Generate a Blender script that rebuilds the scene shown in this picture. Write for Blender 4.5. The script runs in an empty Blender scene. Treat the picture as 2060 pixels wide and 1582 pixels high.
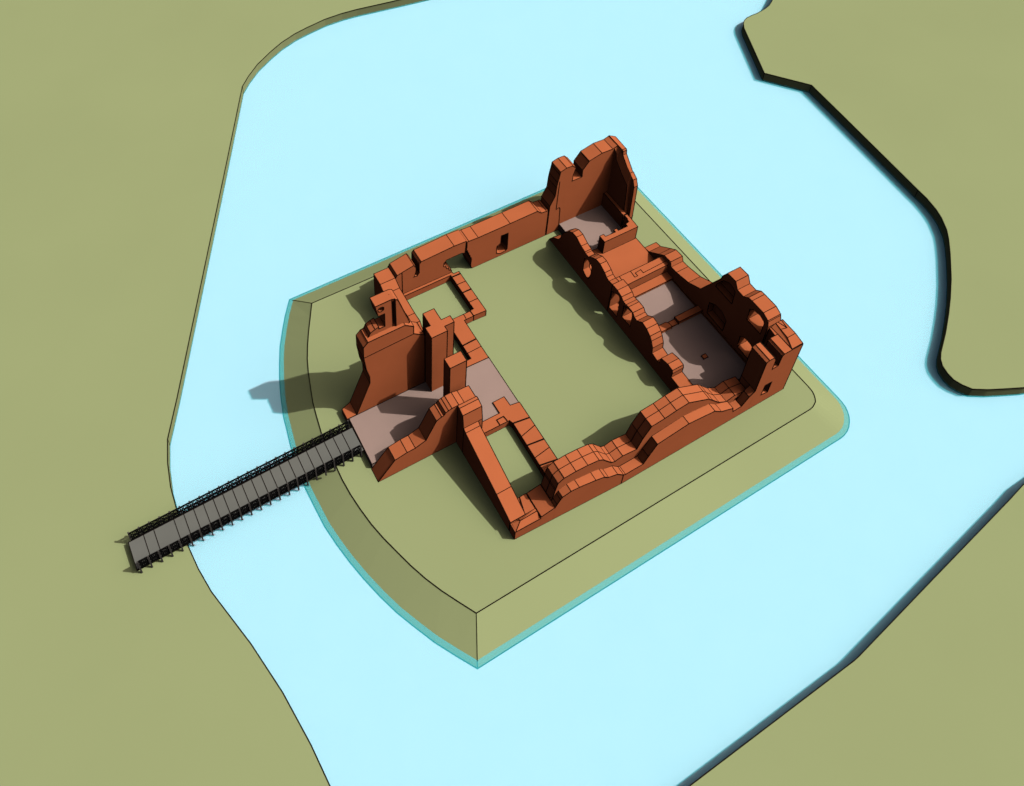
import bpy, bmesh, math
from mathutils import Vector, Matrix
from mathutils.geometry import tessellate_polygon

# ---------------------------------------------------------------- scene basics
scn = bpy.context.scene
C = scn.collection
R_ = math.radians
LINE = 0.032          # half width of the dark edge lines drawn along every arris

# ---------------------------------------------------------------- materials
def mat(name, col, rough=0.95, var=0.03, scale=0.35):
    m = bpy.data.materials.new(name); m.use_nodes = True
    nt = m.node_tree; b = nt.nodes['Principled BSDF']
    b.inputs['Roughness'].default_value = rough
    b.inputs['Specular IOR Level'].default_value = 0.0
    tc = nt.nodes.new('ShaderNodeTexCoord')
    no = nt.nodes.new('ShaderNodeTexNoise'); no.inputs['Scale'].default_value = scale; no.inputs['Detail'].default_value = 4
    rp = nt.nodes.new('ShaderNodeValToRGB')
    lo = [c * (1 - var) for c in col]; hi = [min(1, c * (1 + var)) for c in col]
    rp.color_ramp.elements[0].position = 0.3; rp.color_ramp.elements[1].position = 0.7
    rp.color_ramp.elements[0].color = (*lo, 1); rp.color_ramp.elements[1].color = (*hi, 1)
    nt.links.new(tc.outputs['Object'], no.inputs['Vector'])
    nt.links.new(no.outputs['Fac'], rp.inputs['Fac'])
    nt.links.new(rp.outputs['Color'], b.inputs['Base Color'])
    return m

BRICK = mat('terracotta_wall', (0.368, 0.101, 0.039))
STONE = mat('paving_stone', (0.268, 0.188, 0.160))
GRASS = mat('grass', (0.234, 0.270, 0.128), var=0.02, scale=0.05)
BED = mat('riverbed_silt', (0.70, 0.82, 1.0), var=0.01)
DECK = mat('deck_grey', (0.118, 0.120, 0.108))
IRON = mat('railing_iron', (0.004, 0.004, 0.004))
INK = mat('dark_arris', (0.010, 0.006, 0.004), var=0.0)

def water_material():
    m = bpy.data.materials.new('clear_water'); m.use_nodes = True
    nt = m.node_tree; nt.nodes.clear()
    out = nt.nodes.new('ShaderNodeOutputMaterial'); mix = nt.nodes.new('ShaderNodeMixShader')
    tr = nt.nodes.new('ShaderNodeBsdfTransparent'); tr.inputs['Color'].default_value = (1.0, 1.0, 1.0, 1)
    df = nt.nodes.new('ShaderNodeBsdfDiffuse'); df.inputs['Color'].default_value = (0.06, 0.73, 0.84, 1)
    mix.inputs['Fac'].default_value = 0.35
    nt.links.new(tr.outputs[0], mix.inputs[1]); nt.links.new(df.outputs[0], mix.inputs[2])
    nt.links.new(mix.outputs[0], out.inputs['Surface'])
    return m
WATER = water_material()

# ---------------------------------------------------------------- mesh builder
class MB:
    """Collects solids and the dark lines along their arrises into one mesh."""
    def __init__(self): self.v = []; self.f = []; self.m = []; self.lines = []
    def add(self, verts, faces, m=0):
        o = len(self.v); self.v += [tuple(x) for x in verts]
        for f in faces: self.f.append([o + i for i in f]); self.m.append(m)
    def line(self, a, b, r=None): self.lines.append((Vector(a), Vector(b), r or LINE))
    def path(self, pts, closed=False, r=None):
        n = len(pts)
        for i in range(n if closed else n - 1): self.line(pts[i], pts[(i + 1) % n], r)
    # a wall: its elevation (u, z) on a vertical face, carried through the thickness t
    def wall(self, axis, face, t, prof, holes=(), niches=(), mid=None, noseam=(), nocross=()):
        if isinstance(face, tuple):
            (u0, c0), (u1, c1) = face; fc = lambda u: c0 + (c1 - c0) * (u - u0) / (u1 - u0)
        else: fc = lambda u: face
        P = (lambda u, z, w: (u, fc(u) + w, z)) if axis == 'x' else (lambda u, z, w: (fc(u) + w, u, z))
        def plate(w, loops):
            flat = [q for l in loops for q in l]
            tris = tessellate_polygon([[Vector((q[0], q[1], 0)) for q in l] for l in loops])
            self.add([P(q[0], q[1], w) for q in flat], [list(x) for x in tris])
        hs = [list(h) for h in holes]; ns = [list(n[0]) for n in niches]
        plate(0, [prof] + hs + ns); plate(t, [prof] + hs)
        def sides(loop, w0, w1):
            n = len(loop)
            for i in range(n):
                a, b = loop[i], loop[(i + 1) % n]
                self.add([P(*a, w0), P(*b, w0), P(*b, w1), P(*a, w1)], [[0, 1, 2, 3]])
                if not any(abs(a[0] - u) < .02 for u in nocross) and (loop is prof or n < 8): self.line(P(*a, w0), P(*a, w1))
                if any(abs(a[0] - u) < .03 and abs(b[0] - u) < .03 for u in noseam): continue   # plain butt joint
                self.line(P(*a, w0), P(*b, w0)); self.line(P(*a, w1), P(*b, w1))
                if mid and loop is prof: self.line(P(*a, w0 + mid * (w1 - w0)), P(*b, w0 + mid * (w1 - w0)))
        sides(prof, 0, t)
        for h in hs: sides(h, 0, t)
        for lp, d in niches:
            lp = list(lp); sides(lp, 0, d); plate(d, [lp])
        return P
    # a block: its plan (x, y) raised from z0 to z1
    def block(self, plan, z0, z1, side_lines=True):
        n = len(plan)
        zt = z1 if isinstance(z1, (list, tuple)) else [z1] * n
        tris = tessellate_polygon([[Vector((q[0], q[1], 0)) for q in plan]])
        top = [(q[0], q[1], z) for q, z in zip(plan, zt)]; bot = [(q[0], q[1], z0) for q in plan]
        self.add(top, [list(x) for x in tris]); self.add(bot, [list(x) for x in tris])
        for i in range(n):
            j = (i + 1) % n
            self.add([bot[i], bot[j], top[j], top[i]], [[0, 1, 2, 3]])
            self.line(top[i], top[j])
            if side_lines: self.line(bot[i], bot[j]); self.line(bot[i], top[i])
    def bar(self, a, b, r, m=0, w=None):
        a = Vector(a); b = Vector(b); d = b - a
        if d.length < 1e-5: return
        d.normalize(); s = d.cross(Vector((0, 0, 1)))
        s = Vector((1, 0, 0)) if s.length < 1e-3 else s.normalized()
        n = d.cross(s); k = w or r
        q = [s * r + n * k, -s * r + n * k, -s * r - n * k, s * r - n * k]
        e = d * (min(r, 0.02))
        self.add([a - e + x for x in q] + [b + e + x for x in q],
                 [[0, 1, 2, 3], [7, 6, 5, 4], [0, 4, 5, 1], [1, 5, 6, 2], [2, 6, 7, 3], [3, 7, 4, 0]], m)
    def build(self, name, mats, parent=None):
        seen = set()
        for a, b, r in self.lines:
            k = tuple(sorted([tuple(round(x, 2) for x in a), tuple(round(x, 2) for x in b)]))
            if k in seen or k[0] == k[1]: continue
            seen.add(k); self.bar(a, b, r, 1)
        me = bpy.data.meshes.new(name); me.from_pydata(self.v, [], self.f)
        for x in mats: me.materials.append(x)
        me.polygons.foreach_set('material_index', self.m); me.update()
        bm = bmesh.new(); bm.from_mesh(me); bmesh.ops.recalc_face_normals(bm, faces=bm.faces); bm.to_mesh(me); bm.free()
        o = bpy.data.objects.new(name, me); C.objects.link(o)
        if parent: o.parent = parent
        return o

def tag(o, label=None, cat=None, group=None, kind=None):
    if label: o['label'] = label
    if cat: o['category'] = cat
    if group: o['group'] = group
    if kind or cat: o['kind'] = kind or 'thing'
    return o
def thing(name, label, cat, group=None):
    o = bpy.data.objects.new(name, None); C.objects.link(o); return tag(o, label, cat, group)
def single(name, mb, mats, label, cat, group=None): return tag(mb.build(name, mats), label, cat, group)
WM = [BRICK, INK]
GW = 'walls of the castle ruin'
GL = 'low foundation walls in the courtyard'

# ================================================================ THE SETTING
BOT, SURF = -1.6, -1.36
def sheet(name, z, m, s=900):
    mb = MB(); mb.add([(-s, -s, z), (s, -s, z), (s, s, z), (-s, s, z)], [[0, 1, 2, 3]])
    return tag(mb.build(name, [m]), kind='structure')
sheet('riverbed', BOT, BED); sheet('water', SURF, WATER)

def bank(shore, far, corners):
    mb = MB(); poly = shore + far
    tris = tessellate_polygon([[Vector((x, y, 0)) for x, y in poly]])
    mb.add([(x, y, 0) for x, y in poly], [list(t) for t in tris])
    for i in range(len(shore) - 1):
        a, b = shore[i], shore[i + 1]
        mb.add([(*a, 0), (*b, 0), (*b, BOT), (*a, BOT)], [[0, 1, 2, 3]])
        mb.line((*a, 0), (*b, 0), 0.045); mb.line((*a, BOT + 0.16), (*b, BOT + 0.16), 0.04)
    for c in corners: mb.line((*c, 0), (*c, BOT + .16), 0.036)      # arrises where the bank turns
    return tag(mb.build('river_bank', [GRASS, INK]), kind='structure')

bank([(95, 121), (76, 115.6), (66, 116.2), (57.88, 117.24), (50.57, 118.27), (47.98, 118.46), (44.92, 118.38), (41.49, 117.78), (39.26, 117.28), (36.58, 116.27), (34.19, 114.98),
      (31.28, 113.12), (29.08, 111.19), (27.44, 109.42), (19.95, 95.54), (3.05, 64.41), (0.63, 60.14), (-0.16, 57.58), (-0.69, 54.81), (-0.86, 52.25),
      (-0.98, 48.20), (-0.79, 45.63), (-0.37, 43.0), (1.34, 36.87), (2.40, 31.86), (3.04, 26.95), (3.27, 23.46), (3.2, 17.5), (2.6, 8), (0.5, -12), (-4, -60), (-6, -850)],
     [(-850, -850), (-850, 850), (350, 850), (180, 200)], [(27.44, 109.42), (0.63, 60.14)])
bank([(170, 140), (125, 97), (116, 90), (112.40, 87.72), (111.79, 87.33), (110.80, 86.81), (109.66, 86.48), (108.67, 86.32), (107.54, 86.17), (106.38, 86.17), (105.30, 86.06),
      (104.47, 85.72), (103.81, 85.17), (103.11, 84.20), (98.41, 74.46), (102.74, 69.04), (101.83, 61.24), (100.04, 46.70), (99.89, 45.15), (99.39, 43.14),
      (98.89, 41.91), (97.82, 40.14), (96.80, 38.98), (95.04, 37.26), (92.07, 34.61), (89.56, 32.63), (87.56, 31.19), (85.04, 29.51), (82.40, 27.94),
      (81.66, 27.36), (81.12, 26.63), (80.85, 25.71), (80.79, 24.80), (81.11, 23.91), (81.69, 22.99), (83.20, 22.10), (85.04, 21.23), (86.92, 20.38),
      (92, 18.7), (100, 18.0), (850, 40)], [(850, 850), (420, 850)], [(98.41, 74.46), (102.74, 69.04), (100.04, 46.70)])
bank([(850, 12), (110, 13.3), (77.10, 13.0), (74.75, 12.65), (67.35, 11.70), (61.74, 10.99), (49.84, 9.45), (49.15, 9.40), (29.83, 9.09), (22, 8.9),
      (17, 5), (14, -12), (12, -60), (10, -850)], [(850, -850)], [])

def resample(pts, n):
    P = [Vector(p) for p in pts]; L = [0]
    for a, b in zip(P, P[1:]): L.append(L[-1] + (b - a).length)
    out = []
    for k in range(n + 1):
        s = L[-1] * k / n; i = max(j for j in range(len(P)) if L[j] <= s + 1e-9); i = min(i, len(P) - 2)
        out.append(tuple(P[i].lerp(P[i + 1], min(1, max(0, (s - L[i]) / (L[i + 1] - L[i]))))))
    return out
def castle_mound():
    top_w = [(20.96, 29.29), (19.35, 32.02), (18.45, 33.75), (17.51, 36.12), (16.43, 39.44), (15.81, 41.89), (15.41, 44.60), (15.25, 46.71), (15.29, 48.53),
             (15.44, 52.81), (15.85, 55.43), (16.04, 56.53), (16.97, 59.88), (17.59, 61.74), (18.83, 64.48), (21.20, 68.78)]
    bot_w = [(18.96, 25.59), (16.79, 28.95), (15.75, 31.01), (14.47, 33.73), (13.52, 36.45), (12.81, 38.98), (12.25, 41.63), (11.87, 44.18), (11.75, 47.12),
             (11.69, 49.13), (11.9, 52.5), (12.60, 56.46), (12.84, 57.88), (13.61, 60.62), (14.45, 62.90), (15.74, 65.89), (16.47, 67.25), (18.12, 69.97), (19.32, 71.68)]
    seg = [(top_w, bot_w, 22),
           ([(21.20, 68.78), (65.35, 68.65)], [(19.34, 71.68), (68.2, 71.95)], 1),
           ([(65.35, 68.65), (65.70, 34.48)], [(68.2, 71.95), (68.66, 33.0)], 1),
           ([(65.70, 34.48), (65.75, 31.83), (65.67, 31.17), (65.43, 30.64), (65.09, 30.22), (64.47, 29.91), (63.97, 29.83)],
            [(68.66, 33.0), (68.69, 31.41), (68.72, 29.44), (68.60, 28.66), (68.28, 27.88), (67.83, 27.27), (66.95, 26.56), (66.11, 26.25), (65.36, 26.16)], 14),
           ([(63.97, 29.83), (20.96, 29.29)], [(65.36, 26.16), (18.96, 25.59)], 1)]
    T = []; B = []
    for t, b, n in seg: T += resample(t, n)[:-1]; B += resample(b, n)[:-1]
    mb = MB(); n = len(T)
    tris = tessellate_polygon([[Vector((x, y, 0)) for x, y in T]])
    mb.add([(x, y, 0) for x, y in T], [list(t) for t in tris])
    for i in range(n):
        j = (i + 1) % n
        mb.add([(*T[i], 0), (*T[j], 0), (*B[j], BOT), (*B[i], BOT)], [[0, 1, 2, 3]])
        mb.line((*T[i], 0), (*T[j], 0), 0.045); mb.line((*B[i], BOT + 0.02), (*B[j], BOT + 0.02), 0.045)
    for i in (0, 22): mb.line((*T[i], 0), (*B[i], BOT))
    return tag(mb.build('mound', [GRASS, INK]), kind='structure')
castle_mound()

def paving(plan, z, lines=True):
    mb = MB(); mb.block(plan, 0.02, z)
    if not lines: mb.lines = []
    return tag(mb.build('paved_floor', [STONE, INK]), kind='structure')
paving([(18.55, 46.74), (27.6, 46.74), (27.6, 45.34), (35.83, 45.34), (35.83, 51.9), (32.9, 51.9), (32.9, 52.54), (18.62, 52.54)], 0.85)   # gate passage
paving([(53.3, 36.0), (60.96, 36.0), (60.96, 50.24), (52.86, 50.24), (52.86, 49.6), (53.3, 49.6)], 1.1)                                  # hall
paving([(53.72, 58.5), (60.42, 58.5), (60.42, 64.26), (53.72, 64.26)], 1.1)                                                              # corner room

# ================================================================ THE CASTLE RUIN
# ---- long stepped wall along the near side
w = thing('curtain_wall', 'long ragged red wall of two stepped leaves along the near edge of the courtyard', 'wall', GW)
SW_, SE_ = ((27.76, 33.40), (40.63, 32.95)), ((40.63, 32.95), (63.04, 33.13))
IN_ = ((30.0, 34.0), (63.04, 33.98))
m = MB(); m.wall('x', SW_, 1.0, [(32.28, 0), (32.28, 2.56), (32.46, 3.01), (32.78, 3.75), (32.97, 4.09), (33.93, 4.47), (34.89, 4.42), (36.88, 4.06), (37.96, 3.75), (38.50, 3.19), (39.67, 2.81), (40.53, 1.89), (40.53, 0)], noseam=[32.28])
m.build('facing', WM, w)
m = MB(); m.wall('x', SE_, 1.0, [(40.54, 0), (40.54, 1.89), (40.80, 1.72), (43.09, 1.73), (43.58, 2.85), (44.42, 4.63), (48.39, 5.25), (52.02, 4.64), (53.15, 3.58), (55.01, 2.65), (55.24, 1.79), (56.40, 1.86), (56.40, 0)], noseam=[56.4])
m.build('facing', WM, w)
m = MB(); P = m.wall('x', IN_, 1.9, [(32.33, 0), (32.33, 2.6), (32.60, 4.38), (32.63, 4.66), (32.80, 5.72), (33.48, 6.16), (34.86, 6.23), (36.29, 6.11), (37.69, 5.84), (38.27, 5.39), (39.51, 3.66), (39.98, 3.42), (40.93, 3.70), (42.76, 3.43), (43.25, 5.17), (44.04, 6.89), (45.67, 7.08), (47.10, 7.42), (48.69, 7.62), (51.74, 5.86), (52.39, 5.08), (53.62, 3.62), (54.85, 2.76), (55.97, 3.15), (57.82, 2.62), (57.82, 0)],
                 niches=[([(56.04, 1.36), (56.20, 2.31), (57.24, 2.25), (57.19, 0.5)], 1.0)], mid=0.52)
m.build('core', WM, w)
m = MB(); m.wall('x', SW_, 2.7, [(30.72, 0), (30.72, 2.04), (32.27, 2.54), (32.27, 0)], noseam=[32.27, 30.72])
m.build('foot', WM, w)

# ---- near corner of the outer wall, and the wall with the long bright slope
w = thing('curtain_wall', 'red wall with a long bright sloping top from the gate passage to the nearest corner', 'wall', GW)
m = MB(); m.wall('y', 27.76, 1.74, [(34.32, 0), (34.32, 1.88), (37.04, 2.83), (43.31, 4.74), (43.72, 5.06), (43.72, 0)]); m.build('wall', WM, w)
m = MB(); m.wall('y', 27.76, 2.25, [(43.73, 0), (43.73, 5.06), (44.01, 7.10), (44.72, 7.42), (45.07, 7.42), (45.07, 0)]); m.build('pier', WM, w)
m = MB(); m.wall('x', ((27.76, 33.40), (40.63, 32.95)), 1.0, [(27.76, 0), (27.76, 1.55), (30.71, 1.72), (30.71, 0)], noseam=[30.71])
m.wall('x', 34.31, 1.75, [(29.51, 0), (29.51, 1.88), (30.66, 1.95), (30.66, 0)])
m.add([(27.9, 33.44, 1.58), (30.60, 33.44, 1.74), (30.60, 34.0, 2.05), (28.7, 34.0, 1.95), (27.9, 34.28, 1.62), (30.60, 34.28, 2.05)], [[0, 1, 2, 3], [3, 2, 5, 4], [0, 3, 4]])
m.path([(27.9, 33.44, 1.58), (28.7, 34.0, 1.95), (30.60, 34.0, 2.05)]); m.line((28.7, 34.0, 1.95), (28.6, 34.3, 1.9)); m.path([(29.5, 36.0, 1.95), (29.52, 34.6, 1.98), (29.9, 36.0, 1.99)])
m.build('corner', WM, w)

# ---- gate passage: the low ruined wall on the near side
m = MB(); m.wall('x', 45.09, 1.6, [(18.44, 0), (20.47, 2.77), (21.88, 3.09), (22.83, 3.12), (24.08, 3.60), (25.32, 6.43), (25.93, 6.76), (26.15, 6.76), (26.38, 7.14), (26.72, 7.29), (27.11, 7.42), (27.91, 7.42), (28.60, 7.20), (30.0, 7.08), (30.0, 0)])
single('gate_wall', m, WM, 'ruined red wall rising in steps along the near side of the paved gate passage', 'wall', GW)

# ---- tall gate tower
w = thing('gate_tower', 'tall red gate tower with broken top and a round hole beside the paved passage', 'tower')
m = MB(); P = m.wall('x', 52.57, 1.74, [(19.58, 0), (19.58, 0.86), (21.38, 5.77), (21.40, 7.04), (21.10, 8.53), (21.0, 9.68), (20.89, 10.91), (20.93, 12.71), (21.48, 13.31), (25.72, 13.34), (26.69, 12.47), (26.68, 11.15), (27.95, 10.02), (27.95, 0)])
m.line(P(20.89, 10.91, -0.01), P(26.68, 11.15, -0.01)); m.build('wall', WM, w)
m = MB(); m.wall('x', 53.08, 1.22, [(21.25, 12.9), (21.85, 13.46), (22.03, 13.92), (22.56, 14.16), (22.98, 14.30), (22.99, 13.97), (23.68, 13.97), (23.70, 16.15), (22.98, 16.17), (22.71, 17.93), (24.55, 17.95), (24.55, 12.9)],
                 holes=[[(22.96, 17.21), (23.09, 16.85), (23.30, 16.72), (23.52, 16.78), (23.66, 16.95), (23.63, 17.26), (23.48, 17.42), (23.29, 17.46), (23.09, 17.40)]], nocross=[24.55])
m.wall('x', 53.74, 0.56, [(24.555, 12.9), (24.555, 17.945), (24.865, 17.915), (24.865, 12.9)], nocross=[24.555, 24.865])
m.block([(24.55, 53.085), (24.87, 53.085), (24.87, 53.75), (24.55, 53.75)], 17.6, 17.93); m.lines = m.lines[:-12]
m.line((24.55, 53.08, 17.95), (24.87, 53.0, 17.92))
m.lines = [l for l in m.lines if not (abs(l[0].y - 53.74) < .02 and l[0].z > 17)]
m.wall('x', 52.93, 1.37, [(24.87, 12.9), (24.87, 17.91), (25.17, 17.67), (26.42, 13.06), (26.40, 12.9)], nocross=[24.87])
m.build('upper_wall', WM, w)
m = MB(); m.block([(18.42, 52.57), (19.57, 52.57), (19.57, 54.30), (18.42, 53.91)], 0.0, 0.85); m.build('plinth', WM, w)

# ---- piers
m = MB(); m.block([(28.02, 51.14), (28.02, 52.53), (28.63, 52.53), (28.63, 54.22), (29.98, 54.22), (29.98, 52.63), (31.06, 52.63), (31.06, 51.76), (29.91, 51.76), (29.91, 51.14)], 0.3, 11.26)
single('gate_pier', m, WM, 'tall T-shaped red pier standing against the end of the gate tower', 'pier')
m = MB(); m.block([(28.16, 47.46), (30.12, 47.46), (30.12, 48.72), (28.16, 48.72)], 0.3, 10.65)
single('gate_pier', m, WM, 'square red pier standing alone on the gate passage paving', 'pier')

# ---- outer wall behind the gate tower
m = MB(); m.wall('y', 28.25, 1.96, [(54.32, 0), (54.32, 3.2), (57.2, 3.2), (57.9, 4.05), (59.2, 3.95), (63.0, 4.15), (64.12, 4.75), (65.85, 4.75), (65.85, 0)])
single('curtain_wall', m, WM, 'thick red wall between the gate tower and the far left corner', 'wall', GW)

# ---- far curtain wall
w = thing('curtain_wall', 'thick red wall along the far side of the courtyard with an arched doorway', 'wall', GW)
m = MB(); m.wall('x', 64.10, 1.98, [(30.23, 0), (30.23, 4.70), (30.30, 4.72), (30.48, 5.08), (32.71, 5.61), (32.99, 5.07), (32.98, 4.44), (32.85, 3.81), (32.66, 3.40), (33.13, 3.33), (33.42, 3.75), (33.43, 5.38), (33.69, 5.70),
                                   (38.16, 5.95), (39.84, 5.86), (39.70, 3.72), (39.22, 3.97), (37.85, 3.95), (37.13, 3.91), (36.78, 3.52), (36.79, 2.80), (37.1, 2.62), (37.2, 2.2), (37.45, 2.05), (37.5, 1.75), (37.72, 1.6), (37.87, 1.43), (37.87, 0)], nocross=[39.84])
m.line((31.12, 64.09, 5.2), (31.12, 64.09, 0.9)); m.build('wall', WM, w)
m = MB(); m.wall('x', 64.10, 1.98, [(39.96, 5.64), (39.98, 4.74), (39.92, 4.11), (40.1, 3.9), (40.1, 3.5), (40.28, 3.4), (40.28, 2.95), (40.45, 2.85), (40.48, 2.37), (40.62, 2.3), (40.70, 1.82), (40.62, 0.86), (40.66, 0.4), (40.86, 0), (51.72, 0),
                                   (51.72, 4.9), (51.43, 4.90), (50.70, 4.97), (50.07, 5.66), (46.06, 5.59), (41.52, 5.56), (40.2, 5.65)],
                 nocross=[39.96], niches=[([(44.88, 3.97), (45.89, 3.92), (45.94, 0.85), (45.70, 0.53), (44.94, 0.41), (44.35, 0.81), (44.33, 2.2), (44.87, 2.56)], 1.3)])
m.build('wall', WM, w)

# ---- tall corner tower
w = thing('corner_tower', 'tallest broken red tower at the far corner, open to the courtyard', 'tower')
m = MB(); P = m.wall('x', 64.10, 1.9, [(51.86, 0), (51.89, 5.55), (52.55, 7.10), (52.60, 8.6), (52.67, 9.52), (52.87, 10.82), (52.91, 11.32), (53.76, 11.60), (54.68, 11.54), (55.20, 10.97), (54.97, 9.99), (54.87, 8.67), (56.39, 8.67), (56.33, 9.87), (57.14, 11.02), (57.17, 11.11), (59.02, 11.60), (60.66, 11.52), (61.39, 11.78), (61.39, 0)])
m.path([P(52.95, 9.6, -.01), P(52.95, 4.4, -.01), P(53.4, 4.55, -.01), P(53.55, 4.2, -.01), P(53.7, 1.2, -.01)]); m.build('wall', WM, w)
m = MB(); m.wall('y', 61.40, 0.54, [(57.6, 0), (59.82, 0.0), (59.80, 2.37), (60.0, 8.08), (60.41, 9.01), (61.20, 9.48), (61.24, 9.38), (62.94, 11.15), (63.02, 11.69), (63.19, 11.86), (63.19, 0)][1:])
m.block([(61.40, 63.20), (62.0, 63.20), (62.5, 65.98), (61.40, 65.98)], 0.0, [11.82, 11.72, 11.15, 11.85])
m.build('wall', WM, w)
m = MB()
LP = [(59.95, 0.0), (60.5, 3.86), (60.68, 6.99), (60.79, 7.95), (62.07, 8.82), (62.93, 9.64), (63.52, 10.19), (63.66, 11.0), (64.08, 11.45)]
fr = [(60.92, y, z) for y, z in LP]; bk = [(61.395, y + 0.05, z + 1.5 if z else 0) for y, z in LP]
bk[-1] = (61.395, 64.08, 11.7); bk[-2] = (61.395, 63.75, 11.6)
for i in range(len(LP) - 1):
    m.add([fr[i], fr[i + 1], bk[i + 1], bk[i]], [[0, 1, 2, 3]])
base = (60.92, 64.08, 0.0)
for i in range(len(LP) - 1): m.add([fr[i], fr[i + 1], base], [[0, 1, 2]])
m.path(fr)
m.build('lining', WM, w)
m = MB(); m.wall('y', 60.40, 0.50, [(59.9, 0), (59.9, 3.46), (64.09, 3.46), (64.09, 0)]); m.build('bench', WM, w)

m = MB(); m.block([(55.78, 57.50), (60.86, 57.50), (60.92, 58.93), (60.88, 59.75), (60.52, 59.75), (60.50, 59.1), (60.40, 59.02), (60.38, 58.67), (59.83, 58.57), (59.76, 58.15), (58.35, 58.15), (58.35, 58.52), (57.92, 58.52), (57.92, 58.13), (56.39, 58.15), (56.38, 58.54), (55.78, 58.54)], 0.3, 3.48)
single('low_wall', m, WM, 'waist-high L-shaped red wall closing the paved room under the tallest tower', 'wall')

# ---- hall wall beside the courtyard
w = thing('hall_wall', 'long dark red wall with wavy top and three pointed windows facing the courtyard', 'wall', GW)
X0 = 51.87
WIN = [[(56.32, 4.02), (55.72, 4.45), (55.21, 4.28), (54.82, 4.06), (54.81, 2.56), (55.08, 1.40), (55.43, 1.33), (55.70, 1.44), (56.25, 1.83), (56.29, 2.74)],
       [(50.84, 4.02), (50.35, 4.42), (49.80, 4.62), (49.70, 4.2)],
       ]
m = MB(); m.wall('y', X0, 0.93, [(63.36, 0), (62.55, 1.12), (61.61, 1.81), (61.26, 2.47), (61.02, 3.41), (60.64, 4.21), (59.82, 5.32), (59.16, 5.81), (58.31, 5.85), (57.25, 5.31), (56.43, 5.12), (56.26, 4.98), (55.65, 5.02), (55.35, 5.39), (55.06, 5.57), (54.37, 6.06), (53.53, 6.10), (52.52, 5.62), (52.10, 5.23), (51.58, 5.10), (50.93, 5.25), (50.93, 0)],
                 holes=[WIN[0]])
m.build('wall', WM, w)
m = MB(); m.wall('y', X0, 1.52, [(50.92, 0), (50.92, 5.25), (49.97, 5.29), (49.14, 5.03), (48.73, 4.62), (48.19, 4.68), (47.77, 4.76), (46.93, 4.73), (46.55, 4.28), (46.07, 4.22), (45.25, 4.98), (44.43, 4.80), (43.70, 4.33), (43.34, 3.84), (42.93, 3.03), (42.83, 2.16), (41.84, 1.94), (41.48, 2.01), (41.39, 3.06), (40.33, 3.40), (39.50, 3.30), (39.39, 2.87), (39.41, 2.05), (35.9, 1.94), (35.9, 0)],
                 holes=[[(50.84, 4.02), (50.35, 4.42), (49.53, 4.75), (49.33, 4.32), (49.25, 3.59), (49.23, 1.0), (50.76, 1.01), (50.77, 1.85)],
                        [(48.53, 4.07), (48.11, 4.33), (47.29, 4.54), (47.03, 4.50), (46.91, 3.97), (46.87, 2.02), (48.43, 2.02)]])
m.build('wall', WM, w)
m = MB(); m.block([(52.81, 58.75), (53.25, 58.75), (53.25, 60.5), (52.81, 60.5)], 0.3, 1.9); m.build('door_block', WM, w)

# ---- hall wall on the river side
w = thing('hall_wall', 'high red outer wall of the hall with a stepped crest and four window recesses', 'wall', GW)
m = MB(); m.wall('y', 61.0, 1.8, [(55.76, 0), (55.76, 1.15), (54.90, 1.30), (53.25, 2.71), (52.40, 3.40), (51.22, 3.50), (50.95, 2.80), (49.97, 2.88), (47.86, 3.38), (45.97, 4.43), (44.59, 7.29), (43.84, 8.64), (43.65, 9.66), (43.15, 10.70), (41.84, 10.77), (41.31, 9.86), (40.32, 9.84), (39.70, 10.42), (39.17, 10.48), (37.41, 10.50), (36.60, 10.09), (36.53, 9.95), (36.32, 9.24), (36.32, 0)],
                 holes=[[(39.01, 7.24), (39.07, 9.09), (38.68, 9.50), (37.67, 9.72), (36.99, 9.41), (36.88, 9.13), (36.88, 7.25)],
                        [(38.98, 2.10), (39.06, 3.93), (38.55, 4.42), (37.62, 4.43), (37.20, 4.27), (37.21, 1.90)]],
                 niches=[([(44.10, 7.14), (44.06, 7.69), (43.72, 8.40), (43.35, 9.15), (42.49, 9.70), (41.85, 9.57), (41.48, 9.27), (41.40, 7.13)], 0.85),
                         ([(44.17, 2.0), (44.26, 3.88), (43.36, 4.50), (42.32, 4.57), (41.43, 3.98), (41.37, 3.67), (41.42, 1.84)], 0.85)])
m.wall('y', 60.86, 0.139, [(36.35, 1.0), (36.35, 1.38), (50.2, 1.38), (50.2, 1.0)])
m.build('wall', WM, w)

# ---- corner tower of the hall
w = thing('corner_tower', 'red corner tower of the hall with a slot in its crest and a small window', 'tower')
m = MB(); m.wall('x', SE_, 2.17, [(57.86, 0), (57.86, 3.75), (57.83, 9.23), (58.21, 9.48), (58.89, 9.40), (58.98, 9.36), (59.24, 8.80), (59.29, 6.91), (60.14, 6.99), (60.20, 8.72), (60.43, 8.98), (61.50, 8.95), (63.06, 8.93), (63.06, 0)],
                 holes=[[(60.22, 3.81), (59.23, 3.88), (59.17, 1.92), (60.22, 1.69)]])
m.lines = [l for l in m.lines if not (abs(l[0].x - 57.86) < .02 and abs(l[1].x - 57.86) < .02 and l[0].y < 33.4 and min(l[0].z, l[1].z) < .1)]
m.wall('x', SE_, 0.85, [(56.41, 0), (56.41, 1.86), (57.19, 3.12), (57.85, 3.77), (57.85, 0)], noseam=[56.41, 57.85])
m.build('wall', WM, w)
m = MB(); m.block([(61.14, 35.31), (63.06, 35.31), (63.06, 36.30), (61.28, 36.30)], 0.0, 8.93); m.build('wall', WM, w)
m = MB()
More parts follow.
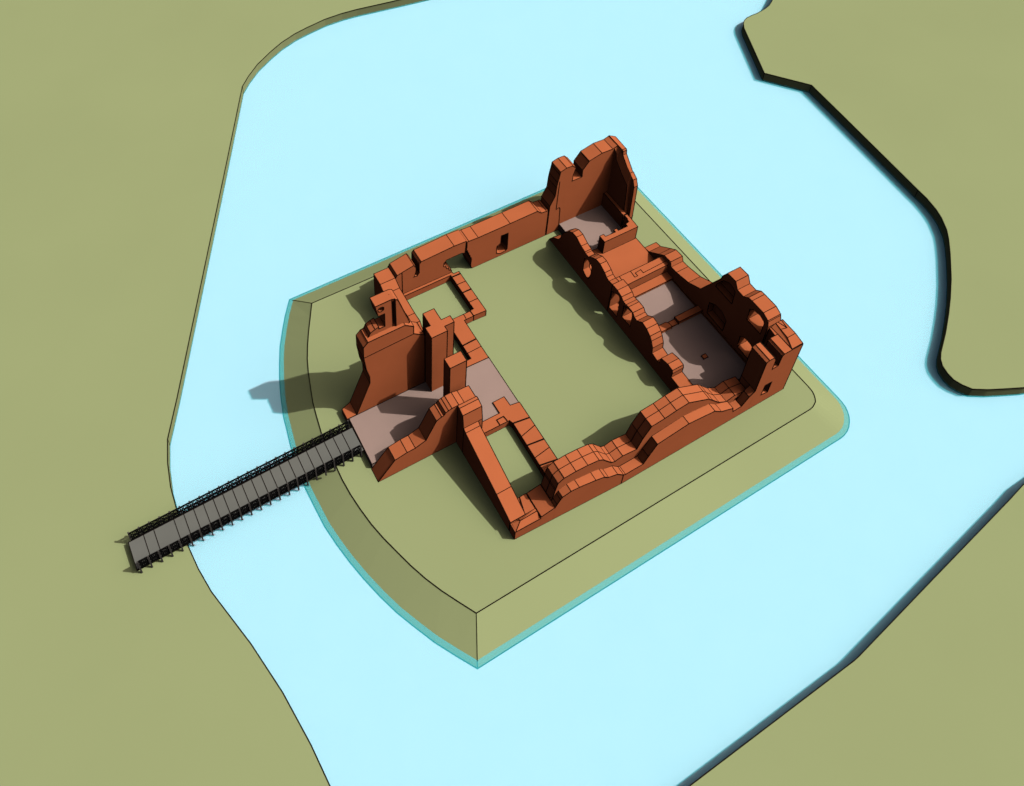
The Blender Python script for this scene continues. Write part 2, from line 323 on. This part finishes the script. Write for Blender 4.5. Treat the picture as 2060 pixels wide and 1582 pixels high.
V_ = [(61.56, 33.2, 8.955), (63.08, 33.2, 8.945), (61.94, 34.37, 9.22), (63.08, 34.37, 9.22), (62.1, 36.31, 9.24), (63.08, 36.31, 9.24), (61.5, 36.31, 8.94), (63.08, 36.31, 8.94)]
m.add(V_, [[0, 1, 3, 2], [2, 3, 5, 4], [0, 2, 4, 6], [1, 7, 5, 3], [4, 5, 7, 6], [0, 6, 7, 1]])
for a, b in ((0, 1), (1, 3), (3, 2), (2, 0), (3, 5), (5, 4), (4, 2), (4, 6), (6, 0)): m.line(V_[a], V_[b])
m.path([(62.9, 36.3, 9.25), (62.75, 35.3, 9.25), (62.15, 35.45, 9.25)]); m.line((62.75, 35.3, 9.25), (62.4, 36.3, 9.25))
m.build('coping', WM, w)

# ---- walls across the hall
w = thing('cross_wall', 'thick flat-topped red wall with a ledge across the middle of the hall range', 'wall')
m = MB(); m.block([(52.82, 51.34), (61.3, 51.42), (61.3, 52.78), (52.82, 52.80)], 0.3, 2.8)
t = 2.815
m.path([(56.27, 52.77, t), (56.19, 51.82, t), (56.62, 51.82, t), (56.62, 52.3, t), (57.49, 52.38, t), (57.49, 51.86, t), (61.25, 51.97, t)])
m.path([(54.6, 52.77, t), (54.58, 51.80, t), (54.25, 51.78, t)]); m.build('wall', WM, w)
m = MB(); m.block([(53.40, 50.25), (61.0, 50.21), (61.0, 51.4), (53.40, 51.33)], 0.3, 1.42); m.build('ledge', WM, w)
w = thing('cross_wall', 'low broken red wall with a gap across the paved hall floor', 'wall')
m = MB(); m.block([(57.5, 44.87), (61.0, 44.83), (61.0, 45.64), (57.5, 45.66)], 0.3, 1.62); m.build('wall', WM, w)
m = MB(); m.block([(53.4, 44.8), (55.0, 44.8), (56.45, 44.8), (56.38, 45.4), (56.1, 45.62), (53.4, 45.62)], 0.3, 1.55); m.build('wall', WM, w)
m = MB(); m.block([(56.46, 44.9), (57.49, 44.9), (57.49, 45.6), (56.46, 45.6)], 0.3, 1.27); m.build('sill', WM, w)
m = MB(); m.block([(57.06, 39.81), (57.66, 39.81), (57.66, 40.29), (57.06, 40.29)], 0.9, 1.22)
single('stone_block', m, WM, 'small square red block lying on the shaded hall floor', 'block')
m = MB(); m.block([(52.83, 52.82), (60.97, 52.82), (60.97, 57.48), (55.76, 57.48), (55.76, 58.48), (52.83, 58.48)], 0.02, 1.2)
single('terrace', m, WM, 'flat red terrace between the hall range and the L-shaped low wall', 'terrace')

# ---- low foundation walls
w = thing('foundation_wall', 'low red block wall round the grass plot beside the far wall', 'wall', GL)
m = MB(); m.block([(30.25, 63.72), (37.56, 63.74), (37.56, 58.2), (37.08, 58.15), (37.10, 57.37), (38.76, 57.30), (38.74, 63.78), (37.98, 63.79), (37.92, 64.08), (30.25, 64.08)], 0.0, 1.03)
for y, r in ((63.38, .07), (62.12, .036), (60.78, .07), (59.24, .036)): m.line((37.52, y + .02, 1.05), (38.76, y, 1.05), r)
m.build('wall', WM, w)
m = MB()
m.block([(30.22, 54.35), (32.2, 54.35), (32.2, 56.41), (33.93, 56.41), (33.93, 52.57), (32.96, 52.57), (32.96, 51.84), (35.76, 51.76), (35.80, 57.37), (37.09, 57.38), (37.06, 58.14), (30.22, 58.18)], 0.0, 0.97)
for (a, b) in (((33.96, 54.46), (35.76, 54.53)), ): m.line((*a, .99), (*b, .99), .07)
m.line((33.95, 53.35, .99), (35.76, 53.4, .99)); m.line((36.16, 58.15, .99), (36.10, 57.38, .99))
single('foundation_wall', m, WM, 'low red wall running from the tall piers to the gate passage paving', 'wall', GL)
w = thing('foundation_wall', 'low red wall of wide blocks between the gate passage and the near courtyard wall', 'wall', GL)
m = MB(); m.block([(29.52, 44.09), (33.76, 44.04), (33.93, 43.55), (33.86, 38.2), (33.80, 36.05), (35.86, 36.05), (35.88, 45.37), (34.78, 45.53), (34.73, 46.73), (33.27, 46.71), (33.27, 45.28), (29.52, 45.30)], 0.0, 0.97)
for a, b, r in (((33.95, 43.55), (35.87, 43.28), .07), ((33.91, 41.85), (35.83, 42.26), .036), ((33.91, 40.71), (35.83, 40.48), .07), ((33.88, 39.17), (35.87, 39.43), .036), ((33.86, 38.22), (35.8, 37.9), .07)):
    m.line((*a, .99), (*b, .99), r)
m.path([(32.57, 44.06, .99), (32.56, 44.73, .99), (33.43, 44.74, .99), (33.52, 44.11, .99)], r=.05)
m.build('wall', WM, w)

# ================================================================ FOOTBRIDGE
br = thing('footbridge', 'long grey footbridge with black lattice railings crossing the river to the castle gate', 'bridge')
ZD, X1, X2 = 0.78, -6.05, 18.50
yn = lambda x: 50.97 + 0.53 * (x - X1) / (X2 - X1)
ys = lambda x: 48.02 + 0.53 * (x - X1) / (X2 - X1)
NB = 23
xs = [-5.72 + i * (18.12 + 5.72) / NB for i in range(NB + 1)]
m = MB(); m.block([(X1, ys(X1)), (X2, ys(X2)), (X2, yn(X2)), (X1, yn(X1))], ZD - 0.14, ZD)
for i, x in enumerate(xs):
    if i in (0, 3, NB): continue
    m.line((x + .16, ys(x), ZD + .01), (x + .16, yn(x), ZD + .01), 0.032)
m.build('deck', [DECK, INK], br)
def railing(yf, s):
    r = MB(); H_ = 1.5; o = 0.05 * s
    for z, k in ((ZD + H_, .06), (ZD + H_ * .5, .05), (ZD + .14, .06)): r.bar((xs[0], yf(xs[0]) + o, z), (xs[-1], yf(xs[-1]) + o, z), k)
    for i in range(NB):
        a, b = xs[i], xs[i + 1]
        for z0, z1 in ((ZD + .12, ZD + H_ * .5), (ZD + H_ * .5, ZD + H_)):
            n = 2
            for k in range(n):
                u, v = a + (b - a) * k / n, a + (b - a) * (k + 1) / n
                r.bar((u, yf(u) + o, z0), (v, yf(v) + o, z1), .034); r.bar((u, yf(u) + o, z1), (v, yf(v) + o, z0), .034)
                r.bar((v, yf(v) + o, z0), (v, yf(v) + o, z1), .03)
    R0 = r.build('railing', [IRON], br)
    pm = MB(); pm.bar((0, 0, 0.02), (0, 0, ZD + H_ + .12), 0.075)
    first = None
    for x in xs:
        if first is None: q = first = pm.build('post', [DECKPOST], R0)
        else: q = first.copy(); C.objects.link(q); q.parent = R0
        q.location = (x, yf(x) + 0.10 * s, 0)
DECKPOST = mat('post_steel', (0.05, 0.046, 0.042))
railing(yn, 1); railing(ys, -1)

# ================================================================ LIGHT AND CAMERA
SX, SY = -0.63, 0.415                    # shadow drift per metre of height
elev = math.atan2(1, math.hypot(SX, SY)); az = math.atan2(-SX, -SY)
world = bpy.data.worlds.new('World'); scn.world = world; world.use_nodes = True
nt = world.node_tree; bg = nt.nodes['Background']
sky = nt.nodes.new('ShaderNodeTexSky'); sky.sky_type = 'NISHITA'; sky.sun_disc = False
sky.sun_elevation = elev; sky.sun_rotation = az; sky.air_density = 0.25; sky.dust_density = 8.0; sky.ozone_density = 0.0
nt.links.new(sky.outputs[0], bg.inputs['Color']); bg.inputs['Strength'].default_value = 0.095
sun = bpy.data.lights.new('sun', 'SUN'); sun.energy = 4.5; sun.angle = R_(0.5); sun.color = (1.0, 0.975, 0.93)
so = bpy.data.objects.new('sun', sun); C.objects.link(so)
so.rotation_euler = Vector((SX, SY, -1)).to_track_quat('-Z', 'Y').to_euler(); so.location = (60, 0, 120)

cam = bpy.data.cameras.new('camera'); co = bpy.data.objects.new('camera', cam); C.objects.link(co)
cam.sensor_fit = 'HORIZONTAL'; cam.sensor_width = 36; cam.lens = 34.7334; cam.shift_x = 0.08120; cam.shift_y = -0.31266
cam.clip_start = 0.5; cam.clip_end = 4000
co.matrix_world = Matrix(((0.879391, 0.316453, -0.355709, 0), (-0.476100, 0.584511, -0.657020, 0), (-0.000000, 0.747130, 0.664678, 100), (0, 0, 0, 1)))
scn.camera = co
vs = scn.view_settings; vs.view_transform = 'Standard'; vs.look = 'None'; vs.exposure = -0.2; vs.gamma = 1; vs.use_curve_mapping = False
scn.cycles.max_bounces = 6; scn.cycles.diffuse_bounces = 0; scn.cycles.transparent_max_bounces = 8
